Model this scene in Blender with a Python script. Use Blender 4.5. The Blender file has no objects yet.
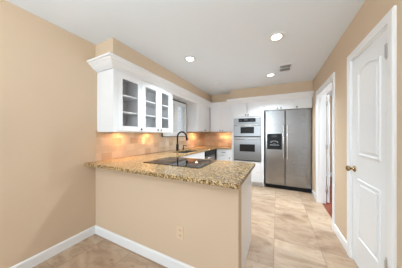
import bpy, bmesh, math
from mathutils import Vector, Matrix
R = math.radians
S = bpy.context.scene
COL = S.collection

# ------------------------------------------------------------------ camera
cam = bpy.data.cameras.new('camera')
cam.sensor_fit = 'HORIZONTAL'; cam.sensor_width = 36.0
cam.lens = 155.0 / 402.0 * 36.0
cam.shift_y = 0.9 / 402.0
cam.clip_start = 0.02
camo = bpy.data.objects.new('camera', cam); COL.objects.link(camo)
camo.location = (0, 0, 1.271)
camo.rotation_euler = (R(90), 0, R(26.1))
S.camera = camo

# ------------------------------------------------------------------ world, daylight, fill lamps, exposure
S.view_settings.view_transform = 'Standard'
S.view_settings.look = 'None'
S.view_settings.gamma = 1.0
S.view_settings.use_curve_mapping = False
S.view_settings.exposure = 0.16
w = bpy.data.worlds.new('daylight'); S.world = w; w.use_nodes = True
bg = w.node_tree.nodes['Background']
bg.inputs[0].default_value = (0.74, 0.87, 1.0, 1); bg.inputs[1].default_value = 1.2

def area(name, loc, rot, sx, sy, power, color=(1, 1, 1), spread=180, shape='RECTANGLE'):
    l = bpy.data.lights.new(name, 'AREA'); l.shape = shape
    l.size = sx; l.size_y = sy; l.energy = power; l.color = color; l.spread = R(spread)
    o = bpy.data.objects.new(name, l); COL.objects.link(o)
    o.location = loc; o.rotation_euler = rot
    return o
# daylight through the patio door behind the camera
area('patio_daylight', (-1.62, -5.85, 1.15), (R(95), 0, R(-4)), 0.8, 2.0, 120, (0.69, 0.855, 1.0))
area('dining_fill', (0.22, -1.15, 1.35), (R(115), 0, R(75)), 1.7, 1.2, 7, (0.69, 0.855, 1.0))  # added fill standing inside the room, slanted towards left wall and half wall
pl = bpy.data.lights.new('rear_fill', 'POINT'); pl.energy = 36; pl.shadow_soft_size = .2; pl.color = (.79, .91, 1)   # added fill behind the camera, standing for no known fixture
po = bpy.data.objects.new('rear_fill', pl); COL.objects.link(po); po.location = (-.75, -1.0, 2.2)
area('bounce_fill', (-.55, -.5, 1.55), (R(155), 0, R(14)), 0.3, .3, 14, (0.86, 0.95, 1.0), 170)   # added upward fill that lifts the ceiling, like a bounced flash
area('hall_fill', (2.4, 3.6, 1.5), (R(90), 0, R(97)), 1.4, 1.4, 60, (0.81, 0.92, 1.0))   # added fill in the next room, reaching the end panel through the doorway

# ------------------------------------------------------------------ materials
def srgb(r, g, b):
    f = lambda c: (c/255/12.92 if c/255 <= .04045 else ((c/255+.055)/1.055)**2.4)
    return (f(r), f(g), f(b), 1)
class NT:
    def __init__(s, name):
        s.m = bpy.data.materials.new(name); s.m.use_nodes = True
        s.t = s.m.node_tree; s.b = s.t.nodes['Principled BSDF']
    def n(s, typ, **kw):
        x = s.t.nodes.new(typ)
        for k, v in kw.items(): setattr(x, k, v)
        return x
    def l(s, a, b): s.t.links.new(a, b)
    def coords(s, scale=(1, 1, 1), rot=(0, 0, 0), loc=(0, 0, 0)):
        c = s.n('ShaderNodeTexCoord'); mp = s.n('ShaderNodeMapping')
        mp.inputs['Scale'].default_value = scale; mp.inputs['Rotation'].default_value = rot
        mp.inputs['Location'].default_value = loc
        s.l(c.outputs['Object'], mp.inputs['Vector']); return mp.outputs[0]
    def noise(s, vec, scale, detail=4, rough=.55, dist=0):
        x = s.n('ShaderNodeTexNoise'); x.inputs['Scale'].default_value = scale
        x.inputs['Detail'].default_value = detail; x.inputs['Roughness'].default_value = rough
        x.inputs['Distortion'].default_value = dist
        s.l(vec, x.inputs['Vector']); return x.outputs['Fac']
    def ramp(s, fac, stops, interp='LINEAR'):
        x = s.n('ShaderNodeValToRGB'); x.color_ramp.interpolation = interp
        e = x.color_ramp.elements
        while len(e) < len(stops): e.new(0.5)
        for q, (p, c) in zip(e, stops): q.position = p; q.color = c
        s.l(fac, x.inputs[0]); return x.outputs[0]
    def mix(s, fac, a, b, mode='MIX'):
        x = s.n('ShaderNodeMix', data_type='RGBA', blend_type=mode)
        for i, v in ((0, fac), (6, a), (7, b)):
            if isinstance(v, (int, float, tuple)): x.inputs[i].default_value = v
            else: s.l(v, x.inputs[i])
        return x.outputs[2]
    def bump(s, h, strength, dist=.002):
        x = s.n('ShaderNodeBump'); x.inputs['Strength'].default_value = strength
        x.inputs['Distance'].default_value = dist
        s.l(h, x.inputs['Height']); s.l(x.outputs[0], s.b.inputs['Normal'])
    def set(s, **kw):
        for k, v in kw.items():
            i = s.b.inputs[k.replace('_', ' ')]
            if hasattr(v, 'links'): s.l(v, i)
            else: i.default_value = v
        return s.m

def painted(name, col, rough=.5, bump=.0, scale=120, var=.03):
    k = NT(name); v = k.coords()
    c2 = tuple(x*(1-var) for x in col[:3]) + (1,)
    n = k.noise(v, 3.0, 3)
    k.set(Base_Color=k.mix(n, col, c2), Roughness=rough)
    if bump: k.bump(k.noise(v, scale, 3), bump)
    return k.m
M = {}
M['wall'] = painted('tan wall paint', srgb(214, 190, 162), .75, .12, 160)
M['soffit'] = M['wall']
M['ceiling'] = painted('white textured ceiling', srgb(238, 245, 252), .9, .25, 90, .02)
M['trim'] = painted('white gloss trim paint', srgb(240, 240, 240), .35, 0, 1, .01)
M['cab'] = painted('white cabinet lacquer', srgb(236, 236, 237), .32, .02, 60, .01)
M['cabin'] = painted('white cabinet interior', srgb(225, 226, 228), .5, 0, 1, .02)
M['door'] = painted('white door paint', srgb(236, 236, 236), .4, .03, 80, .01)
M['shutter'] = painted('white shutter paint', srgb(232, 232, 230), .45, 0, 1, .02)
M['plate'] = painted('beige plastic', srgb(224, 198, 166), .4, 0, 1, .01)
M['cream'] = painted('cream plastic', srgb(235, 215, 185), .4, 0, 1, .01)
M['metalwhite'] = painted('white enamelled metal', srgb(232, 232, 232), .4, 0, 1, .01)

def tilef():
    k = NT('travertine floor tile'); T = .465
    v = k.coords(loc=(.03, -1.64+4*T, 0))
    sc = k.n('ShaderNodeVectorMath', operation='DIVIDE'); k.l(v, sc.inputs[0]); sc.inputs[1].default_value = (T, T, 1)
    fl = k.n('ShaderNodeVectorMath', operation='FLOOR'); k.l(sc.outputs[0], fl.inputs[0])
    wn = k.n('ShaderNodeTexWhiteNoise', noise_dimensions='2D'); k.l(fl.outputs[0], wn.inputs['Vector'])
    off = k.n('ShaderNodeVectorMath', operation='MULTIPLY_ADD'); k.l(wn.outputs['Color'], off.inputs[0])
    off.inputs[1].default_value = (9, 9, 9); k.l(v, off.inputs[2])
    vv = off.outputs[0]
    st = k.n('ShaderNodeMapping'); k.l(vv, st.inputs['Vector']); st.inputs['Scale'].default_value = (1, 2.2, 1)
    st.inputs['Rotation'].default_value = (0, 0, .5)
    n1 = k.noise(st.outputs[0], 3.0, 8, .62, .8); n2 = k.noise(vv, 17, 5, .6)
    base = k.ramp(n1, [(.26, srgb(140, 110, 88)), (.38, srgb(174, 146, 121)), (.52, srgb(195, 170, 144)), (.75, srgb(210, 190, 170))])
    pits = k.ramp(n2, [(.60, (0, 0, 0, 1)), (.72, (1, 1, 1, 1))])
    b2 = k.mix(.22, base, pits, 'MIX'); 
    mulp = k.n('ShaderNodeMath', operation='MULTIPLY'); k.l(pits, mulp.inputs[0]); mulp.inputs[1].default_value = .55
    b2 = k.mix(mulp.outputs[0], base, srgb(140, 116, 96))
    tone = k.ramp(wn.outputs['Value'], [(0, srgb(230, 224, 219)), (.5, srgb(246, 243, 240)), (1, (1, 1, 1, 1))])
    b3 = k.mix(1.0, b2, tone, 'MULTIPLY')
    br = k.n('ShaderNodeTexBrick'); k.l(v, br.inputs['Vector'])
    br.offset = 0; br.squash = 1
    for a, b in (('Scale', 1), ('Mortar Size', .003), ('Mortar Smooth', .2), ('Brick Width', T), ('Row Height', T)):
        br.inputs[a].default_value = b
    c = k.mix(br.outputs['Fac'], b3, srgb(150, 128, 108))
    k.set(Base_Color=c, Roughness=.38)
    inv = k.n('ShaderNodeMath', operation='SUBTRACT'); inv.inputs[0].default_value = 1; k.l(br.outputs['Fac'], inv.inputs[1])
    k.bump(inv.outputs[0], .4, .003)
    return k.m
M['tile'] = tilef()

def splash():
    k = NT('tumbled travertine backsplash'); T = .152
    c0 = k.n('ShaderNodeTexCoord'); sep = k.n('ShaderNodeSeparateXYZ'); k.l(c0.outputs['Object'], sep.inputs[0])
    ad = k.n('ShaderNodeMath', operation='ADD'); k.l(sep.outputs[0], ad.inputs[0]); k.l(sep.outputs[1], ad.inputs[1])
    cb = k.n('ShaderNodeCombineXYZ'); k.l(ad.outputs[0], cb.inputs[0]); k.l(sep.outputs[2], cb.inputs[1])
    mp = k.n('ShaderNodeMapping'); k.l(cb.outputs[0], mp.inputs[0]); mp.inputs['Location'].default_value = (10*T, -.93+.00, 0)
    br = k.n('ShaderNodeTexBrick'); k.l(mp.outputs[0], br.inputs['Vector']); br.offset = .5
    for a, b in (('Scale', 1), ('Mortar Size', .003), ('Mortar Smooth', .3), ('Brick Width', T), ('Row Height', .10), ('Bias', 0)):
        br.inputs[a].default_value = b
    br.inputs['Color1'].default_value = srgb(196, 164, 132); br.inputs['Color2'].default_value = srgb(234, 214, 190)
    br.inputs['Mortar'].default_value = srgb(222, 202, 178)
    n = k.noise(c0.outputs['Object'], 14, 6, .6, .5)
    c = k.mix(n, br.outputs['Color'], srgb(196, 166, 136)); c = k.mix(.55, br.outputs['Color'], c)
    k.set(Base_Color=c, Roughness=.55); 
    inv = k.n('ShaderNodeMath', operation='SUBTRACT'); inv.inputs[0].default_value = 1; k.l(br.outputs['Fac'], inv.inputs[1])
    k.bump(inv.outputs[0], .4, .003)
    return k.m
M['splash'] = splash()

def granite():
    k = NT('gold speckled granite'); v = k.coords()
    n1 = k.noise(v, 62, 6, .75, .2); n2 = k.noise(v, 120, 4, .65); n3 = k.noise(v, 30, 4, .6)
    base = k.ramp(n1, [(.34, srgb(34, 22, 13)), (.43, srgb(104, 68, 36)), (.49, srgb(192, 154, 98)), (.58, srgb(232, 208, 162)), (.76, srgb(176, 126, 72))])
    sp = k.ramp(n2, [(.43, (1, 1, 1, 1)), (.49, (0, 0, 0, 1))])
    c = k.mix(sp, base, srgb(58, 42, 28))
    c = k.mix(k.ramp(n3, [(.54, (0, 0, 0, 1)), (.70, (.55, .55, .55, 1))]), c, srgb(120, 84, 48))
    k.set(Base_Color=c, Roughness=.2, Specular_IOR_Level=.4, Coat_Weight=.1, Coat_Roughness=.08)
    return k.m
M['granite'] = granite()

def steel(name, col=.62, rough=.3):
    k = NT(name); v = k.coords(scale=(1.5, 1.5, 90))
    n = k.noise(v, 3, 3)
    r = k.ramp(n, [(0, (rough-.05,)*3+(1,)), (1, (rough+.09,)*3+(1,))])
    c = k.mix(n, (col*.95, col*.94, col*.93, 1), (col, col, col, 1))
    k.set(Base_Color=c, Metallic=1.0, Roughness=r)
    return k.m
M['steel'] = steel('brushed stainless steel', .33, .24)
M['oven'] = steel('satin stainless steel', .27, .34)
M['handle'] = steel('polished steel handle', .85, .22)
M['darksteel'] = steel('dark steel', .12, .35)
def simple(name, col, rough=.4, metal=0, **kw):
    k = NT(name); v = k.coords(); n = k.noise(v, 20, 2)
    k.set(Base_Color=k.mix(n, col, tuple(x*.9 for x in col[:3])+(1,)), Roughness=rough, Metallic=metal, **kw)
    return k.m
M['black'] = simple('black plastic', (.008, .008, .009, 1), .4, 0, Specular_IOR_Level=.2)
M['blackglass'] = simple('black ceramic glass', (.008, .008, .009, 1), .05, 0, Specular_IOR_Level=.5)
M['ovenglass'] = simple('smoked oven glass', (.022, .018, .016, 1), .25, 0, Specular_IOR_Level=.08)
M['grey'] = simple('dark grey plastic', (.06, .06, .065, 1), .4)
M['ring'] = simple('grey burner ring', (.10, .10, .105, 1), .25)
M['bronze'] = simple('oil rubbed bronze', (.022, .016, .013, 1), .32, .7)
M['brass'] = simple('aged brass', (.42, .26, .12, 1), .25, 1)
M['chrome'] = simple('satin nickel', (.62, .61, .60, 1), .3, 1)
M['mark'] = simple('pale printed marks', (.62, .66, .70, 1), .5)
M['vent'] = simple('grey vent backing', (.08, .08, .085, 1), .6)
M['gasket'] = simple('dark gasket', (.03, .03, .03, 1), .6)
M['dish'] = simple('dark stainless dishwasher front', (.25, .22, .20, 1), .32, .9)
def wood():
    k = NT('red hardwood floor'); v = k.coords(scale=(8, .8, 1)); n = k.noise(v, 4, 5, .6, .5)
    k.set(Base_Color=k.ramp(n, [(.3, srgb(92, 36, 18)), (.7, srgb(140, 62, 32))]), Roughness=.3); return k.m
M['wood'] = wood()
def glass():
    k = NT('clear cabinet glass'); t = k.t
    tr = k.n('ShaderNodeBsdfTransparent'); tr.inputs[0].default_value = (.98, .98, .98, 1)
    gl = k.n('ShaderNodeBsdfGlossy'); gl.inputs['Roughness'].default_value = .03
    fw = k.n('ShaderNodeLayerWeight'); fw.inputs[0].default_value = .5
    pw = k.n('ShaderNodeMath', operation='POWER'); k.l(fw.outputs['Facing'], pw.inputs[0]); pw.inputs[1].default_value = 4
    fr = k.n('ShaderNodeMath', operation='MULTIPLY_ADD'); k.l(pw.outputs[0], fr.inputs[0]); fr.inputs[1].default_value = .5; fr.inputs[2].default_value = .04
    mx = k.n('ShaderNodeMixShader'); k.l(fr.outputs[0], mx.inputs[0]); k.l(tr.outputs[0], mx.inputs[1]); k.l(gl.outputs[0], mx.inputs[2])
    k.l(mx.outputs[0], t.nodes['Material Output'].inputs['Surface']); return k.m
M['glass'] = glass()
def emit(name, col, st):
    k = NT(name); k.set(Base_Color=(.9, .9, .9, 1), Emission_Color=col, Emission_Strength=st); return k.m
M['lamp'] = emit('lit recessed lamp lens', (1, .96, .90, 1), 9)
M['puck'] = emit('lit warm under cabinet lens', (1, .72, .42, 1), 6)

# ------------------------------------------------------------------ mesh helpers
def box(bm, x0, x1, y0, y1, z0, z1, bev=0, seg=2):
    t = bmesh.new()
    vs = [t.verts.new((x, y, z)) for x in (x0, x1) for y in (y0, y1) for z in (z0, z1)]
    for f in ((0, 1, 3, 2), (4, 6, 7, 5), (0, 4, 5, 1), (2, 3, 7, 6), (0, 2, 6, 4), (1, 5, 7, 3)):
        t.faces.new([vs[i] for i in f])
    if bev: bmesh.ops.bevel(t, geom=list(t.edges), offset=bev, segments=seg, profile=.5, affect='EDGES')
    merge(bm, t)
def merge(bm, t):
    bmesh.ops.recalc_face_normals(t, faces=t.faces)
    me = bpy.data.meshes.new('tmp'); t.to_mesh(me); t.free(); bm.from_mesh(me); bpy.data.meshes.remove(me)
def lathe(bm, prof, mat=Matrix(), seg=32):          # prof: (radius, z) pairs, around local z
    t = bmesh.new(); rings = []
    for r, z in prof:
        if r < 1e-6: rings.append([t.verts.new((0, 0, z))])
        else: rings.append([t.verts.new((r*math.cos(2*math.pi*i/seg), r*math.sin(2*math.pi*i/seg), z)) for i in range(seg)])
    for a, b in zip(rings, rings[1:]):
        for i in range(seg):
            j = (i+1) % seg
            q = [a[i % len(a)], a[j % len(a)], b[j % len(b)], b[i % len(b)]]
            u = []
            for x in q:
                if x not in u: u.append(x)
            if len(u) > 2: t.faces.new(u)
    for f in t.faces: f.smooth = True
    bmesh.ops.transform(t, matrix=mat, verts=t.verts); merge(bm, t)
def tube(bm, pts, r, seg=12, caps=True):
    t = bmesh.new(); pts = [Vector(p) for p in pts]; rings = []; up = None
    for i, p in enumerate(pts):
        d = (pts[min(i+1, len(pts)-1)] - pts[max(i-1, 0)]).normalized()
        if up is None: up = Vector((0, 0, 1)) if abs(d.z) < .9 else Vector((0, 1, 0))
        a = d.cross(up).normalized(); b = a.cross(d).normalized(); up = b
        rr = r[i] if isinstance(r, (list, tuple)) else r
        rings.append([t.verts.new(p + rr*(a*math.cos(2*math.pi*k/seg)+b*math.sin(2*math.pi*k/seg))) for k in range(seg)])
    for a, b in zip(rings, rings[1:]):
        for i in range(seg):
            t.faces.new([a[i], a[(i+1) % seg], b[(i+1) % seg], b[i]]).smooth = True
    if caps: t.faces.new(rings[0]); t.faces.new(rings[-1])
    merge(bm, t)
def sweep(bm, path, prof, fn, closed=False):        # path in a plane, prof (offset to the right, height)
    t = bmesh.new(); n = len(path); P = [Vector(p) for p in path]; rows = []
    for i in range(n):
        dirs = []
        if closed or i > 0: dirs.append((P[i]-P[i-1]).normalized())
        if closed or i < n-1: dirs.append((P[(i+1) % n]-P[i]).normalized())
        nn = [Vector((d.y, -d.x)) for d in dirs]
        m = nn[0] if len(nn) == 1 else (nn[0]+nn[1]) / (1 + nn[0].dot(nn[1]))
        rows.append([t.verts.new(fn(*(P[i]+m*o), h)) for o, h in prof])
    k = len(prof)
    for i in range(n if closed else n-1):
        a, b = rows[i], rows[(i+1) % n]
        for j in range(k): t.faces.new([a[j], a[(j+1) % k], b[(j+1) % k], b[j]])
    if not closed: t.faces.new(rows[0]); t.faces.new(rows[-1])
    merge(bm, t)
def prism(bm, poly, fn, h0, h1, bev=0):             # polygon in a plane extruded h0..h1
    t = bmesh.new(); a = [t.verts.new(fn(x, y, h0)) for x, y in poly]; b = [t.verts.new(fn(x, y, h1)) for x, y in poly]
    t.faces.new(a); fb = t.faces.new(b); n = len(poly)
    for i in range(n): t.faces.new([a[i], a[(i+1) % n], b[(i+1) % n], b[i]])
    if bev: bmesh.ops.bevel(t, geom=list(fb.edges), offset=bev, segments=2, profile=.5, affect='EDGES')
    merge(bm, t)
def plan(bm, rects, holes, z0, z1, bev=0, corner=()):   # union of plan rectangles, extruded
    xs = sorted({round(v, 4) for r in rects+holes for v in r[:2]}); ys = sorted({round(v, 4) for r in rects+holes for v in r[2:]})
    t = bmesh.new(); V = {}
    def vt(x, y):
        if (x, y) not in V: V[(x, y)] = t.verts.new((x, y, z1))
        return V[(x, y)]
    ins = lambda x, y, rs: any(a < x < b and c < y < d for a, b, c, d in rs)
    for x0, x1 in zip(xs, xs[1:]):
        for y0, y1 in zip(ys, ys[1:]):
            mx, my = (x0+x1)/2, (y0+y1)/2
            if ins(mx, my, rects) and not ins(mx, my, holes):
                t.faces.new([vt(x0, y0), vt(x1, y0), vt(x1, y1), vt(x0, y1)])
    bmesh.ops.dissolve_limit(t, angle_limit=.01, verts=t.verts, edges=t.edges) if not holes else None
    r = bmesh.ops.extrude_face_region(t, geom=list(t.faces))
    bmesh.ops.translate(t, vec=(0, 0, z0-z1), verts=[v for v in r['geom'] if isinstance(v, bmesh.types.BMVert)])
    bmesh.ops.recalc_face_normals(t, faces=t.faces)
    if corner:
        es = [e for e in t.edges if any((Vector((c[0], c[1]))-v.co.xy).length < 1e-3 for c in corner for v in e.verts[:1]) and abs(e.verts[0].co.z-e.verts[1].co.z) > 1e-4]
        bmesh.ops.bevel(t, geom=es, offset=.03, segments=5, profile=.5, affect='EDGES')
    if bev:
        es = [e for e in t.edges if len(e.link_faces) == 2 and e.calc_face_angle(0) > .6 and abs(e.verts[0].co.z-e.verts[1].co.z) < 1e-4]
        bmesh.ops.bevel(t, geom=es, offset=bev, segments=3, profile=.5, affect='EDGES')
    merge(bm, t)

def obj(name, bm, m, parent=None):
    me = bpy.data.meshes.new(name); bm.to_mesh(me); bm.free()
    me.materials.append(M[m] if isinstance(m, str) else m)
    o = bpy.data.objects.new(name, me); COL.objects.link(o)
    if parent: o.parent = parent
    return o
def bx(name, m, parent, *a, bev=0):
    b = bmesh.new(); box(b, *a, bev=bev); return obj(name, b, m, parent)
def struct(name, bm, m, label=None, cat=None):
    o = obj(name, bm, m); o['kind'] = 'structure'
    if label: o['label'] = label
    if cat: o['category'] = cat
    return o
def tag(o, label, cat, group=None):
    o['label'] = label; o['category'] = cat
    if group: o['group'] = group
    return o
def thing(name, label, cat, loc=(0, 0, 0), rz=0, group=None):
    o = bpy.data.objects.new(name, None); COL.objects.link(o); o.empty_display_size = .1
    o.location = loc; o.rotation_euler = (0, 0, rz)
    return tag(o, label, cat, group)

# ------------------------------------------------------------------ dimensions
XL, XR, H = -2.117, 0.69, 2.44
YH = 1.205            # dining face of the half wall
YB, YA = 4.62, 4.86   # kitchen back wall, back of the fridge recess
XF, YF, YT = -1.787, 4.25, 4.05   # faces of left uppers, back uppers, oven tower
YR = -6.0

# ------------------------------------------------------------------ room shell
b = bmesh.new(); plan(b, [(XL-.12, XR+.06, YR-.12, YA+.12)], [], -.06, 0)
struct('floor', b, 'tile', 'square beige travertine floor tiles with thin grout lines', 'floor')
b = bmesh.new(); plan(b, [(XR+.06, 3.2, 1.2, 6.2)], [], -.06, 0)
struct('floor_hall', b, 'wood', 'red hardwood floor of the next room beyond the doorway', 'floor')
b = bmesh.new(); plan(b, [(XL-.12, 3.2, YR-.12, 6.2)], [], H, H+.08)
struct('ceiling', b, 'ceiling', 'flat white textured ceiling', 'ceiling')

b = bmesh.new()      # left wall with the kitchen window opening
WY0, WY1, WZ0, WZ1 = 2.50, 3.41, 1.24, 2.05
for a in ((YR, WY0, 0, H), (WY1, YA+.12, 0, H), (WY0, WY1, 0, WZ0), (WY0, WY1, WZ1, H)):
    box(b, XL-.12, XL, *a)
struct('wall_left', b, 'wall', 'long tan painted wall on the left', 'wall')

b = bmesh.new()      # right wall with the pantry door and the open doorway
P0, P1, D0, D1, DZ = 1.515, 2.115, 2.69, 3.605, 2.035
for a in ((YR, -1.9, 0, H), (-1.9, -.1, 0, .8), (-1.9, -.1, 2.1, H), (-.1, P0, 0, H), (P0, P1, DZ, H), (P1, D0, 0, H), (D0, D1, DZ, H), (D1, YA+.12, 0, H)):
    box(b, XR, XR+.12, *a)
struct('wall_right', b, 'wall', 'tan painted wall on the right with two door openings', 'wall')

b = bmesh.new()
plan(b, [(XL-.12, -.283, YB, YA+.12)], [], 0, H)
struct('wall_back', b, 'wall', 'tan kitchen back wall behind the cabinets', 'wall')

b = bmesh.new(); box(b, -.283, XR, YA, YA+.12, 0, H)
struct('wall_recess', b, 'wall', 'tan wall behind the refrigerator', 'wall')
b = bmesh.new()      # wall behind the camera with the patio door opening
for a in ((XL-.12, -2.05, 0, H), (-1.2, XR+.12, 0, H), (-2.05, -1.2, 2.15, H)):
    box(b, a[0], a[1], YR-.12, YR, a[2], a[3])
struct('wall_rear', b, 'wall')
b = bmesh.new()
for x0, x1, z0, z1 in ((-2.05, -1.2, .0, .08), (-2.05, -1.2, 2.07, 2.15), (-2.05, -1.97, .08, 2.07), (-1.28, -1.2, .08, 2.07)):
    box(b, x0, x1, YR-.09, YR-.02, z0, z1)
struct('window_2', b, 'trim')
b = bmesh.new()
for y0, y1, z0, z1 in ((-1.9, -.1, .80, .86), (-1.9, -.1, 2.04, 2.1), (-1.9, -1.84, .86, 2.04), (-.16, -.1, .86, 2.04), (-1.03, -.97, .86, 2.04)):
    box(b, XR+.02, XR+.09, y0, y1, z0, z1)
struct('window_3', b, 'trim')

b = bmesh.new()      # room beyond the doorway
box(b, XR+.12, 3.2, 6.0, 6.12, 0, H); box(b, 3.08, 3.2, 1.32, 6.0, 0, H); box(b, XR+.12, 3.2, 1.2, 1.32, 0, H); box(b, XR, XR+.12, YA+.12, 6.12, 0, H)
struct('wall_hall', b, 'wall', 'tan wall of the next room beyond the doorway', 'wall')
b = bmesh.new(); box(b, XR+.12, 3.08, 5.985, 6.0, 0, .12, .003)
struct('baseboard_hall', b, 'trim')

b = bmesh.new(); box(b, XL, -.267, YH, 1.317, 0, .890, .004)
struct('wall_peninsula', b, 'wall', 'tan half wall carrying the granite peninsula top', 'half wall')

b = bmesh.new()
plan(b, [(XL, -1.765, YH, YB), (-1.8, -1.11, 4.28, YB), (-1.11, XR, 4.02, YA)], [], 2.19, H)
struct('wall_soffit', b, 'soffit', 'tan soffit between the cabinet crown and the ceiling', 'soffit')

# backsplash tiles
b = bmesh.new()
box(b, XL, XL+.010, YH, YB, .931, 1.24); box(b, XL, XL+.010, YH, WY0-.06, 1.24, 1.325); box(b, XL, XL+.010, WY1+.06, YB, 1.24, 1.38)
box(b, XL+.010, -1.077, YB-.010, YB, .931, 1.39)
struct('wall_backsplash', b, 'splash', 'beige travertine backsplash tiles between countertop and upper cabinets', 'backsplash')

# crown moulding above all upper cabinets
crown = [(0, 2.085), (.012, 2.085), (.014, 2.098), (.030, 2.104), (.052, 2.120), (.078, 2.148), (.096, 2.158), (.100, 2.170), (.118, 2.172), (.120, 2.192), (0, 2.192)]
b = bmesh.new()
sweep(b, [(XL, 1.22), (XF, 1.22), (XF, YF), (-1.075, YF), (-1.075, YT), (XR, YT)], crown, lambda x, y, h: (x, y, h))
struct('trim_1', b, 'cab', 'white crown moulding along the tops of all the upper cabinets', 'crown moulding')
b = bmesh.new()      # board closing the soffit over the window
box(b, XL, XF, 2.425, 3.44, 2.085, 2.10); box(b, XF-.02, XF, 2.425, 3.44, 2.05, 2.085)
struct('trim_2', b, 'cab', 'white board under the soffit above the kitchen window', 'trim board')

# baseboards
bp = [(0, 0), (.013, 0), (.013, .085), (.009, .094), (.004, .100), (0, .100)]
b = bmesh.new(); sweep(b, [(XL, YR), (XL, YH)], bp, lambda x, y, h: (x, y, h)); struct('baseboard_left', b, 'trim', 'white baseboard along the left wall', 'baseboard')
b = bmesh.new(); sweep(b, [(XL+.013, YH), (-.267, YH)], bp, lambda x, y, h: (x, y, h)); struct('baseboard_peninsula', b, 'trim', 'white baseboard along the foot of the half wall', 'baseboard')
b = bmesh.new()
for y0, y1 in ((D0-.07, P1+.075), (4.03, D1+.07), (P0-.07, YR)):
    sweep(b, [(XR, y0), (XR, y1)], bp, lambda x, y, h: (x, y, h))
struct('baseboard_right', b, 'trim', 'white baseboard along the right wall between the door casings', 'baseboard')

# ------------------------------------------------------------------ doors
def casing(bm, y0, y1, z1, x=XR, sgn=-1):
    pr_ = [(0, 0), (0, .010), (.006, .014), (.045, .018), (.062, .018), (.070, .012), (.070, 0)]
    sweep(bm, [(y1, 0), (y1, z1), (y0, z1), (y0, 0)], pr_, lambda y, z, h: (x+sgn*h, y, z))
def arch(y0, y1, z0, z1, rise):
    p = [(y0, z0), (y1, z0), (y1, z1)]
    n = 14
    for i in range(1, n):
        s = i/n; y = y1+(y0-y1)*s
        p.append((y, z1+rise*math.sin(math.pi*s)**1.5))
    p.append((y0, z1)); return p
d1 = thing('door_1', 'closed white narrow door with an arched upper panel and brass knob', 'door', (XR, P0, 0)); d1['kind'] = 'structure'
W_ = P1-P0
fd = lambda y, z, h: (-h, y, z)
b = bmesh.new(); box(b, .004, .039, .014, W_-.014, .012, DZ-.014, .002)
dp = obj('door_panel', b, 'door', d1)
b = bmesh.new()
for poly in (arch(.105, W_-.135, 1.075, 1.855, .045), arch(.105, W_-.135, .29, .855, 0)):
    sweep(b, poly, [(-.022, -.004), (-.020, .001), (-.012, .006), (-.004, .005), (.0, -.001), (.0, -.004)], fd, True)
    c = Vector((sum(p[0] for p in poly)/len(poly), sum(p[1] for p in poly)/len(poly)))
    y0, y1 = .105+.045, W_-.135-.045
    z0, z1 = min(p[1] for p in poly)+.045, [p for p in poly][2][1]-.045
    prism(b, arch(y0, y1, z0, z1, .04 if z1 > 1.2 else 0), fd, -.004, .004, .003)
obj('panel_moulding', b, 'door', d1)
b = bmesh.new()
for y0, y1, z0, z1 in ((.0, .013, 0, DZ), (W_-.013, W_, 0, DZ), (.013, W_-.013, DZ-.013, DZ)): box(b, 0.0, .119, y0, y1, z0, z1)
obj('jamb', b, 'trim', d1)
b = bmesh.new(); casing(b, -.0, W_, DZ, 0); obj('casing', b, 'trim', d1)
Mk = Matrix.Translation((.004, W_-.062, .935)) @ Matrix.Rotation(R(-90), 4, 'Y')
b = bmesh.new(); lathe(b, [(0, 0), (.031, 0), (.031, .004), (.024, .010), (.012, .014), (.010, .030), (.018, .036), (.027, .046), (.027, .056), (.020, .064), (0, .067)], Mk)
k = obj('knob', b, 'brass', d1); k['label'] = 'aged brass door knob'
for z in (.36, 1.85):
    b = bmesh.new(); tube(b, [(-.008, .014, z-.045), (-.008, .014, z+.045)], .0065, 10)
    box(b, .0005, .004, .014, .050, z-.045, z+.045, .001); box(b, -.021, -.017, -.012, .010, z-.045, z+.045)
    h = obj('hinge', b, 'chrome', d1); h['label'] = 'satin nickel hinge'

d2 = thing('door_2', 'open white door seen edge-on through the far doorway', 'door', (XR, D0, 0)); d2['kind'] = 'structure'
W2 = D1-D0
b = bmesh.new()
for y0, y1, z0, z1 in ((.0, .018, 0, DZ), (W2-.018, W2, 0, DZ), (.018, W2-.018, DZ-.018, DZ)): box(b, 0, .12, y0, y1, z0, z1)
for y0, y1 in ((.018, .028), (W2-.028, W2-.018)): box(b, .045, .085, y0, y1, 0, DZ-.018)
obj('jamb', b, 'trim', d2)
b = bmesh.new(); casing(b, 0, W2, DZ, 0); casing(b, 0, W2, DZ, .12, 1); obj('casing', b, 'trim', d2)
b = bmesh.new()
box(b, -.018, .018, 0, .80, .012, DZ-.02, .002)
for z0, z1 in ((.29, .86), (1.08, 1.88)):
    for s in (-1, 1): sweep(b, arch(.12, .68, z0, z1, 0), [(-.022, -.001), (-.012, .006), (0, -.001)], lambda y, z, h: (s*(.018+h), y, z), True)
A2 = Matrix.Translation((.165, W2+.012, 0)) @ Matrix.Rotation(R(-13), 4, 'Z')
bmesh.ops.transform(b, matrix=A2, verts=b.verts); obj('door_panel', b, 'door', d2)
for z in (.25, 1.05, 1.85):
    b = bmesh.new(); box(b, .120, .150, W2-.014, W2+.010, z-.045, z+.045, .002); tube(b, [(.136, W2-.008, z-.045), (.136, W2-.008, z+.045)], .008, 10)
    obj('hinge', b, 'chrome', d2)

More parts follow.
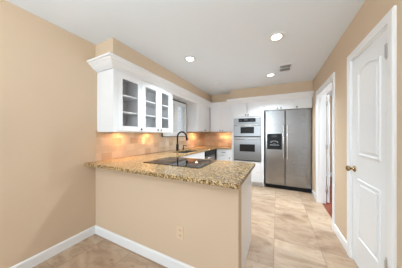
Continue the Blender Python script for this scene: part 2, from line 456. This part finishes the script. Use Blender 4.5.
# ------------------------------------------------------------------ window and shutters
w1 = thing('window_1', 'kitchen window above the sink behind white shutters', 'window', (XL, WY0, WZ0)); w1['kind'] = 'structure'
WW, WH = WY1-WY0, WZ1-WZ0
b = bmesh.new()
for y0, y1, z0, z1 in ((0, .04, 0, WH), (WW-.04, WW, 0, WH), (.04, WW-.04, 0, .04), (.04, WW-.04, WH-.04, WH), (WW/2-.02, WW/2+.02, .04, WH-.04)): box(b, -.10, -.06, y0, y1, z0, z1)
obj('window_frame', b, 'trim', w1)
b = bmesh.new(); box(b, -.083, -.077, .04, WW-.04, .04, WH-.04); obj('pane', b, 'glass', w1)
b = bmesh.new()
for y0, y1, z0, z1 in ((-.012, 0, -.012, WH+.012), (WW, WW+.012, -.012, WH+.012), (0, WW, -.012, 0), (0, WW, WH, WH+.022)): box(b, .0, .026, y0, y1, z0, z1, .002)
obj('window_casing', b, 'bronze', w1)['label'] = 'thin dark outer edge of the window frame'
def shutter(y0, y1, label):
    t = thing('window_shutter', label, 'shutter', (XL+.004, y0, WZ0), 0, 'shutters of the kitchen window')
    wd = y1-y0; s = .055
    b = bmesh.new()
    for a0, a1, z0, z1 in ((0, s, 0, WH), (wd-s, wd, 0, WH), (s, wd-s, 0, .08), (s, wd-s, WH-.08, WH)): box(b, 0, .028, a0, a1, z0, z1, .002)
    obj('shutter_frame', b, 'shutter', t)
    b = bmesh.new(); n = 12; p = (WH-.16)/n
    for i in range(n):
        q = bmesh.new(); box(q, -.026, .026, s, wd-s, -.004, .004, .002)
        bmesh.ops.transform(q, matrix=Matrix.Translation((.014, 0, .08+p*(i+.5))) @ Matrix.Rotation(R(45), 4, 'Y'), verts=q.verts); merge(b, q)
    obj('louvers', b, 'shutter', t)
    b = bmesh.new(); box(b, .036, .046, wd/2-.006, wd/2+.006, .09, WH-.09, .002); obj('tilt_rod', b, 'shutter', t)
mid = (WY0+WY1)/2
shutter(WY0+.004, mid-.002, 'white louvered shutter leaf partly hidden by the glass-door cabinet')
shutter(mid+.002, WY1-.004, 'white louvered shutter leaf beside the corner cabinet, behind the tall faucet')

# ------------------------------------------------------------------ cabinets: local x along the front, -y to the front, z up
def knob_bm(x, y, z, r=.014):
    b = bmesh.new()
    lathe(b, [(0, 0), (.006, 0), (.005, .010), (r, .015), (r, .022), (r*.7, .027), (0, .028)], Matrix.Translation((x, y, z)) @ Matrix.Rotation(R(90), 4, 'X'), 16)
    return b
def front(t, name, x0, x1, z0, z1, knob=None, pull=None):
    b = bmesh.new(); box(b, x0, x1, 0, .019, z0, z1, .0025)
    m = .045
    if z1-z0 > .25 and x1-x0 > .2:
        sweep(b, [(x0+m, z0+m), (x1-m, z0+m), (x1-m, z1-m), (x0+m, z1-m)], [(-.010, .0), (-.007, .002), (-.003, .002), (0, 0)], lambda x, z, h: (x, -h+.0005, z), True)
    o = obj(name, b, 'cab', t)
    if knob: obj('knob', knob_bm(knob[0], 0, knob[1]), 'bronze', o)['label'] = 'dark bronze knob'
    if pull:
        b = bmesh.new(); x, z = pull
        tube(b, [(x-.05, 0, z), (x-.05, -.026, z), (x-.042, -.032, z), (x+.042, -.032, z), (x+.05, -.026, z), (x+.05, 0, z)], .006, 10)
        obj('pull', b, 'bronze', o)['label'] = 'dark bronze bar pull'
    return o
def body(t, wd, dp, h, stiles=(), z0=0, toe=0, left=0, right=0, top=True):
    b = bmesh.new(); p = .018
    box(b, 0, p, .02, dp, z0, h); box(b, wd-p, wd, .02, dp, z0, h); box(b, p, wd-p, dp-.008, dp, z0, h)
    box(b, p, wd-p, .02, dp-.008, z0+toe, z0+toe+p); 
    if top: box(b, p, wd-p, .02, dp-.008, h-p, h)
    if toe: box(b, p, wd-p, .075, .085, z0, z0+toe)
    f = .022
    for x0, x1, a, c in ((p, p+f, z0+toe+p, h-p), (wd-p-f, wd-p, z0+toe+p, h-p), (p+f, wd-p-f, z0+toe+p, z0+toe+p+f), (p+f, wd-p-f, h-p-f, h-p)): box(b, x0, x1, .02, .038, a, c)
    if left: box(b, 0, left, .002, .02, z0, h)
    if right: box(b, wd-right, wd, .002, .02, z0, h)
    if not toe: box(b, left, wd-right, .001, .02, h-.0185, h)
    for s in stiles: box(b, s-.018, s+.018, .02, .038, z0+toe+p, h-p)
    return obj('body', b, 'cab', t)
def glass_door(t, x0, x1, z0, z1, knob):
    s = .062
    b = bmesh.new()
    for a0, a1, c0, c1 in ((x0, x0+s, z0, z1), (x1-s, x1, z0, z1), (x0+s, x1-s, z0, z0+s), (x0+s, x1-s, z1-s, z1)): box(b, a0, a1, 0, .019, c0, c1, .0015)
    sweep(b, [(x0+s, z0+s), (x1-s, z0+s), (x1-s, z1-s), (x0+s, z1-s)], [(0, .003), (-.005, .003), (-.005, .012), (0, .012)], lambda x, z, h: (x, h, z), True)
    o = obj('door', b, 'cab', t)
    b = bmesh.new(); box(b, x0+s-.004, x1-s+.004, .0125, .0165, z0+s-.004, z1-s+.004); obj('pane', b, 'glass', o)
    obj('knob', knob_bm(knob[0], 0, knob[1]), 'bronze', o)['label'] = 'dark bronze knob'
LZ = R(90)      # units on the left wall
ZC = 2.085
def shelves(t, wd, zs):
    for z in zs: bx('shelf', 'cabin', t, .019, wd-.019, .024, .315, z, z+.018)
hc = ZC-1.308
t = thing('glass_door_cabinet', 'white wall cabinet with one glass door, nearest the camera', 'cabinet', (XF, 1.225, 1.308), LZ, 'glass door wall cabinets')
body(t, .445, .328, hc, left=.060); shelves(t, .445, (.257, .477)); glass_door(t, .062, .442, .012, hc-.020, (.425, .045))
t = thing('glass_door_cabinet', 'white wall cabinet with two glass doors, between the single-door one and the window', 'cabinet', (XF, 1.672, 1.308), LZ, 'glass door wall cabinets')
body(t, .75, .328, hc, (.372,), right=.046); shelves(t, .75, (.257, .477)); glass_door(t, .003, .366, .012, hc-.020, (.327, .045)); glass_door(t, .370, .700, .012, hc-.020, (.405, .045))

hc = ZC-1.355
t = thing('wall_cabinet', 'white solid-door wall cabinet on the left wall right of the shuttered window', 'cabinet', (XF, 3.442, 1.355), LZ)
body(t, .805, .328, hc); front(t, 'door', .01, .47, .012, hc-.020, (.435, .045)); front(t, 'door', .474, .80, .012, hc-.020)
t = thing('wall_cabinet', 'white two-door wall cabinet on the back wall between the corner and the ovens', 'cabinet', (XF+.003, YF, 1.36), 0)
wd = -1.078-XF-.003; hb = ZC-1.36
body(t, wd, YB-YF-.002, hb, (wd/2,)); front(t, 'door', .02, wd/2-.002, .012, hb-.020, (wd/2-.035, .035)); front(t, 'door', wd/2+.002, wd-.02, .012, hb-.020, (wd/2+.035, .035))

# oven tower
TX0, TX1 = -1.075, -.285; TW = TX1-TX0
t = thing('oven_tower_cabinet', 'tall white cabinet housing the stainless double ovens', 'cabinet', (TX0, YT, 0))
b = bmesh.new(); dp = YB-YT-.002
box(b, 0, .055, .0, .02, .1, ZC); box(b, TW-.06, TW, .0, .02, .1, ZC)
box(b, 0, .018, .02, dp, 0, ZC); box(b, TW-.018, TW, .02, dp, 0, ZC); box(b, .018, TW-.018, dp-.01, dp, 0, ZC)
box(b, .018, TW-.018, .02, dp-.01, 1.705, 1.723); box(b, .018, TW-.018, .02, dp-.01, .585, .607); box(b, .018, TW-.018, .02, dp-.01, ZC-.018, ZC)
box(b, .055, TW-.06, .002, .02, 1.70, 1.735); box(b, .055, TW-.06, .002, .02, ZC-.03, ZC); box(b, .055, TW-.06, .002, .02, .57, .607); box(b, .018, TW-.018, .06, .075, 0, .1)
obj('body', b, 'cab', t)
tf = bpy.data.objects
def tfront(*a, **k):
    o = front(t, *a, **k); o.location = (0, -.019, 0); return o
m_ = TW/2
tfront('door', .045, m_-.0035, 1.74, ZC-.025, knob=(m_-.032, 1.775)); tfront('door', m_+.0035, TW-.05, 1.74, ZC-.025, knob=(m_+.032, 1.775))
tfront('drawer', .045, TW-.05, .35, .575); tfront('drawer', .045, TW-.05, .11, .345)

t = thing('over_fridge_cabinet', 'white two-door cabinet above the freezer side of the fridge', 'cabinet', (-.283, YT, 1.86), 0, 'cabinets above the fridge')
hh = ZC-1.86
body(t, .635, YA-YT-.002, hh, (.326,)); front(t, 'door', .012, .324, .010, hh-.02, (.290, .035)); front(t, 'door', .328, .630, .010, hh-.02, (.366, .035))
t = thing('over_fridge_cabinet', 'white one-door cabinet above the right end of the fridge against the wall', 'cabinet', (.354, YT, 1.86), 0, 'cabinets above the fridge')
body(t, .334, YA-YT-.002, hh); front(t, 'door', .004, .322, .010, hh-.02, (.045, .035))

# base cabinets
t = thing('peninsula_cabinet', 'white base cabinet of the peninsula under the cooktop, with white end panel', 'cabinet', (-.300, 1.965, 0), R(180))
wd = 1.16
body(t, wd, 1.965-1.319, .890, (wd/2,), 0, .1)
front(t, 'door', .012, wd/2-.002, .115, .70, (wd/2-.035, .66)); front(t, 'door', wd/2+.002, wd-.012, .115, .70, (wd/2+.035, .66))
front(t, 'drawer', .012, wd/2-.002, .71, .885, None, (wd/4, .80)); front(t, 'drawer', wd/2+.002, wd-.012, .71, .885, None, (wd*.75, .80))
b = bmesh.new(); box(b, -.019, 0, 0.0, .646, 0, .890, .0015); obj('end_panel', b, 'cab', t)
t = thing('sink_base_cabinet', 'white base cabinet under the sink on the left wall', 'cabinet', (-1.50, 2.01, 0), LZ)
wd = 1.255
body(t, wd, -1.50-XL-.002, .890, (wd/2,), 0, .1, top=False)
for x0, x1, kx in ((.012, wd/2-.002, wd/2-.035), (wd/2+.002, wd-.012, wd/2+.035)):
    front(t, 'door', x0, x1, .115, .70, (kx, .66)); front(t, 'false_drawer', x0, x1, .71, .885)
t = thing('drawer_base_cabinet', 'white base cabinet with a bar-pull drawer left of the ovens', 'cabinet', (-1.495, 4.02, 0), 0)
wd = -1.078+1.495
body(t, wd, YB-4.02-.002, .890, (), 0, .1)
front(t, 'drawer', .012, wd-.012, .72, .885, None, (wd/2, .80)); front(t, 'door', .012, wd-.012, .115, .71, (wd-.05, .66))

# dishwasher
t = thing('dishwasher', 'dark stainless dishwasher under the left counter near the corner', 'dishwasher', (-1.50, 3.275, 0), LZ)
bx('tub', 'darksteel', t, .005, .605, .03, .60, .02, .89)
bx('door', 'dish', t, .003, .607, -.012, .028, .115, .755, bev=.006)
cp = bx('control_panel', 'black', t, .003, .607, -.014, .028, .76, .888, bev=.006)
b = bmesh.new(); tube(b, [(.08, -.012, .72), (.08, -.045, .72), (.53, -.045, .72), (.53, -.012, .72)], .009); obj('handle', b, 'handle', t)
bx('kick_plate', 'black', t, .003, .607, .05, .062, 0, .11)

# ------------------------------------------------------------------ worktop
SX0, SX1, SY0, SY1 = -1.905, -1.535, 2.46, 3.18
b = bmesh.new()
plan(b, [(XL+.001, -.235, 1.07, 2.0), (XL+.001, -1.47, 2.0, YB-.001), (XL+.001, -1.077, 3.985, YB-.001)], [(SX0, SX1, SY0, SY1)], .892, .930, .009, [(-.235, 1.07), (-.235, 2.0)])
tag(obj('countertop', b, 'granite'), 'gold and brown speckled granite countertop running over the peninsula and round the kitchen', 'countertop')

t = thing('sink', 'dark undermount sink set into the left granite counter', 'sink', ((SX0+SX1)/2, (SY0+SY1)/2, .70))
b = bmesh.new(); hx, hy = (SX1-SX0)/2+.012, (SY1-SY0)/2+.012
for x0, x1, y0, y1, z0, z1 in ((-hx, -hx+.012, -hy, hy, 0, .1905), (hx-.012, hx, -hy, hy, 0, .1905), (-hx+.012, hx-.012, -hy, -hy+.012, 0, .1905), (-hx+.012, hx-.012, hy-.012, hy, 0, .1905), (-hx+.012, hx-.012, -hy+.012, hy-.012, 0, .012)): box(b, x0, x1, y0, y1, z0, z1)
obj('basin', b, 'grey', t)
b = bmesh.new(); lathe(b, [(0, .013), (.042, .013), (.042, .017), (.030, .018), (.026, .014), (0, .014)], Matrix.Translation((0, 0, 0)), 24); obj('drain', b, 'chrome', t)

# faucet
t = thing('faucet', 'tall dark bronze gooseneck faucet at the sink below the window', 'faucet', (-1.955, 2.82, .930))
b = bmesh.new(); lathe(b, [(0, 0), (.036, 0), (.036, .008), (.028, .014), (.027, .13), (.020, .142), (0, .142)]); obj('base', b, 'bronze', t)
pts = [(0, 0, .10), (0, 0, .29)] + [(.115-.115*math.cos(a), 0, .29+.115*math.sin(a)) for a in [math.pi*i/14 for i in range(1, 14)]] + [(.233, 0, .275)]
b = bmesh.new(); tube(b, pts, .0165); obj('spout', b, 'bronze', t)
b = bmesh.new(); tube(b, [(.232, 0, .285), (.238, 0, .255), (.243, 0, .222)], [.018, .023, .023]); obj('spray_head', b, 'bronze', t)
b = bmesh.new(); tube(b, [(.0, -.015, .075), (.0, -.045, .078)], .013); tube(b, [(0, -.040, .078), (.03, -.055, .095), (.085, -.07, .105)], [.008, .007, .006]); obj('handle', b, 'bronze', t)
t = thing('soap_dispenser', 'small dark bronze soap pump beside the faucet', 'soap dispenser', (-1.955, 3.06, .930))
b = bmesh.new(); lathe(b, [(0, 0), (.022, 0), (.022, .006), (.016, .012), (.014, .05), (.008, .055), (.008, .085), (.014, .088), (.014, .10), (0, .102)], Matrix(), 20); obj('pump', b, 'bronze', t)
b = bmesh.new(); tube(b, [(0, 0, .095), (.05, 0, .098), (.085, 0, .088)], .006, 10); obj('nozzle', b, 'bronze', t)

# cooktop
t = thing('cooktop', 'black glass electric cooktop set into the peninsula granite', 'cooktop', (-1.095, 1.665, .930))
bx('glass_top', 'blackglass', t, -.385, .385, -.255, .255, .0005, .007, bev=.003)
for x, y, r in ((-.24, -.12, .085), (-.24, .13, .10), (.22, -.12, .11), (.22, .13, .08)):
    b = bmesh.new()
    for q in (r, r*.62): lathe(b, [(q, .0072), (q, .0080), (q-.004, .0080), (q-.004, .0072)], Matrix.Translation((x, y, 0)), 40)
    obj('burner_ring', b, 'ring', t)
b = bmesh.new()
for x0, x1, y0, y1 in ((-.388, .388, -.259, -.254), (-.388, .388, .254, .259), (-.388, -.384, -.254, .254), (.384, .388, -.254, .254)): box(b, x0, x1, y0, y1, .0005, .0066)
obj('edge_trim', b, 'bronze', t)
b = bmesh.new(); box(b, -.09, .09, -.235, -.205, .0069, .0076); obj('touch_panel', b, 'ring', t)

# ------------------------------------------------------------------ double oven
OX0, OX1 = -1.017, -.348; OW = OX1-OX0
t = thing('double_wall_oven', 'stainless double wall oven built into the tall white cabinet', 'oven', (OX0, YT-.022, .61))
bx('oven_body', 'darksteel', t, .004, OW-.004, .024, .50, .004, 1.086)
p = bx('control_panel', 'oven', t, 0, OW, 0, .023, .955, 1.090, bev=.003)
bx('display', 'black', p, .125, .545, -.004, .001, .985, 1.078, bev=.001)
for i in range(6):
    for j in range(2): bx('button', 'grey', p, .15+i*.022+(.21 if i > 2 else .0), .163+i*.022+(.21 if i > 2 else 0), -.0055, -.0035, 1.008+j*.026, 1.020+j*.026)
bx('clock', 'grey', p, .270, .355, -.0055, -.0035, 1.028, 1.058)
def oven_door(z0, z1, gx0, gx1, g0, g1):
    d = bx('oven_door', 'oven', t, 0, OW, -.012, .023, z0, z1, bev=.004)
    bx('window', 'ovenglass', d, gx0, gx1, -.0145, -.011, g0, g1, bev=.001)
    b = bmesh.new(); z = z1-.052
    tube(b, [(.04, -.055, z), (OW-.04, -.055, z)], .011, 14)
    for x in (.075, OW-.075): tube(b, [(x, -.012, z), (x, -.055, z)], .008, 10)
    obj('handle', b, 'handle', d)
oven_door(.628, .948, .178, .508, .70, .862)
oven_door(.022, .606, .155, .530, .242, .425)
bx('vent_strip', 'gasket', t, .002, OW-.002, -.002, .023, .608, .626)
bx('bottom_vent', 'gasket', t, .002, OW-.002, -.004, .023, 0, .020)

# ------------------------------------------------------------------ fridge
t = thing('refrigerator', 'stainless side-by-side refrigerator with a black ice and water dispenser', 'refrigerator', (-.255, 4.07, 0))
FW = .930; SP = .425
bx('cabinet_body', 'grey', t, .004, FW-.004, .072, .775, .03, 1.82, bev=.004)
def fdoor(x0, x1, hx):
    d = bx('door', 'steel', t, x0, x1, 0, .062, .095, 1.853, bev=.010)
    b = bmesh.new()
    tube(b, [(hx, -.002, 1.50), (hx, -.040, 1.49), (hx, -.046, 1.46), (hx, -.046, .74), (hx, -.040, .71), (hx, -.002, .70)], .0115, 12)
    obj('handle', b, 'handle', d); return d
f1 = fdoor(.002, SP-.004, SP-.040); f2 = fdoor(SP+.004, FW-.002, SP+.040)
bx('gasket', 'gasket', t, .01, FW-.01, .061, .073, .10, 1.83)
bx('kick_grille', 'black', t, .004, FW-.004, .012, .072, .008, .088, bev=.004)
for x in (.04, FW-.09): bx('hinge_cover', 'grey', t, x, x+.05, .075, .14, 1.820, 1.836, bev=.004)
for x in (.05, FW-.05):
    b = bmesh.new(); lathe(b, [(0, 0), (.02, 0), (.02, .008), (.012, .03), (0, .03)], Matrix.Translation((x, .12, 0)), 16); obj('foot', b, 'black', t)
DX0, DX1, DZ0, DZ1 = .040, .358, .930, 1.300
b = bmesh.new()
for x0, x1, z0, z1 in ((DX0, DX1, 1.150, DZ1), (DX0, DX0+.025, DZ0, 1.150), (DX1-.025, DX1, DZ0, 1.150), (DX0+.025, DX1-.025, DZ0, DZ0+.035)): box(b, x0, x1, -.012, .002, z0, z1, .0015)
box(b, DX0+.025, DX1-.025, -.002, .001, DZ0+.035, 1.150)
dsp = obj('dispenser', b, 'black', t); dsp['label'] = 'black ice and water dispenser'
bx('display', 'gasket', dsp, DX0+.10, DX1-.10, -.0135, -.0115, 1.215, 1.285)
b = bmesh.new(); n = 10      # pale arc and row of small marks
for i in range(n):
    a = math.pi*(i+.5)/n; x = (DX0+DX1)/2-.075*math.cos(a); z = 1.085+.04*math.sin(a)
    box(b, x-.006, x+.006, -.004, -.0015, z-.005, z+.005)
obj('arc_marking', b, 'mark', dsp); b = bmesh.new()
for i in range(8): box(b, DX0+.065+i*.025, DX0+.080+i*.025, -.004, -.0015, 1.025, 1.037)
obj('row_marking', b, 'mark', dsp)
bx('paddle', 'grey', dsp, (DX0+DX1)/2-.03, (DX0+DX1)/2+.03, -.012, -.002, 1.05, 1.075, bev=.002)

# ------------------------------------------------------------------ ceiling fittings
def recessed(x, y, label, power):
    t = thing('recessed_light', label, 'ceiling light', (x, y, H), 0, 'round recessed ceiling lights')
    b = bmesh.new(); lathe(b, [(.056, 0), (.092, 0), (.094, -.003), (.090, -.007), (.070, -.012), (.056, -.004)], Matrix(), 48); obj('trim_ring', b, 'metalwhite', t)
    b = bmesh.new(); lathe(b, [(0, -.004), (.056, -.004), (.056, -.001), (0, -.001)], Matrix(), 48); obj('lens', b, 'lamp', t)
    area('recessed_glow', (x, y, H-.014), (0, 0, 0), .13, .13, power, (.81, .925, 1), 122, 'DISK')
recessed(-.005, 2.056, 'lit round recessed ceiling light, the largest, above the walkway near the narrow door', 3)
recessed(-1.20, 2.069, 'lit round recessed ceiling light above the peninsula and glass-door cabinets', 18)
recessed(-.11, 3.313, 'lit round recessed ceiling light beside the air vent, nearest the fridge', 24)
t = thing('ceiling_vent', 'small grey louvered air vent in the ceiling near the fridge', 'vent', (.128, 3.065, H))
b = bmesh.new()
for x0, x1, y0, y1 in ((-.10, .10, -.15, -.125), (-.10, .10, .125, .15), (-.10, -.078, -.125, .125), (.078, .10, -.125, .125)): box(b, x0, x1, y0, y1, -.010, 0, .002)
box(b, -.078, .078, -.012, .012, -.009, -.001)
obj('frame', b, 'metalwhite', t)
bx('backing', 'vent', t, -.078, .078, -.125, .125, -.002, 0)
b = bmesh.new()
for i in range(9):
    q = bmesh.new(); box(q, -.077, .077, -.008, .008, -.001, .001)
    bmesh.ops.transform(q, matrix=Matrix.Translation((0, -.108+i*.027, -.007)) @ Matrix.Rotation(R(35), 4, 'X'), verts=q.verts); merge(b, q)
obj('louvers', b, 'metalwhite', t)
b = bmesh.new(); lathe(b, [(0, -.024), (.040, -.024), (.056, -.018), (.064, -.006), (.066, 0), (0, 0)], Matrix.Translation((-1.267, 3.343, H)), 40)
tag(obj('smoke_detector', b, 'metalwhite'), 'small round white smoke detector on the kitchen ceiling', 'smoke detector')

# outlets
def outlet(label, loc, rz, m):
    t = thing('wall_outlet', label, 'outlet', loc, rz)
    bx('cover_plate', m, t, -.038, .038, -.006, 0, -.058, .058, bev=.002)
    for z in (-.024, .024):
        b = bmesh.new(); box(b, -.017, .017, -.0085, -.005, z-.015, z+.015, .003)
        o = obj('socket', b, m, t)
        b = bmesh.new()
        for x in (-.007, .007): box(b, x-.0015, x+.0015, -.0092, -.008, z-.004, z+.008)
        obj('slots', b, 'gasket', o)
outlet('beige wall outlet low on the tan half wall', (-.803, YH, .366), 0, 'plate')
outlet('cream wall outlet on the backsplash under the glass-door cabinets', (XL+.010, 1.98, 1.17), R(90), 'cream')

# under cabinet lights
def puck(x, y, z, rz, label, power):
    t = thing('under_cabinet_light', label, 'light', (x, y, z), rz, 'warm under-cabinet lights')
    bx('housing', 'metalwhite', t, -.06, .06, -.025, .025, -.012, 0, bev=.002)
    bx('lens', 'puck', t, -.05, .05, -.018, .018, -.015, -.0115, bev=.001)
    area('under_cabinet_glow', (x, y, z-.018), (0, 0, rz), .10, .035, power, (1, .55, .24), 170)
puck(-2.00, 1.50, 1.326, LZ, 'warm strip light under the nearest glass-door cabinet', 7)
puck(-2.00, 2.08, 1.326, LZ, 'warm strip light under the two-door glass cabinet', 8)
puck(-2.00, 3.78, 1.373, LZ, 'warm strip light under the solid-door cabinet right of the window', 13)
puck(-1.42, 4.50, 1.378, 0, 'warm strip light under the back wall cabinet beside the ovens', 13)
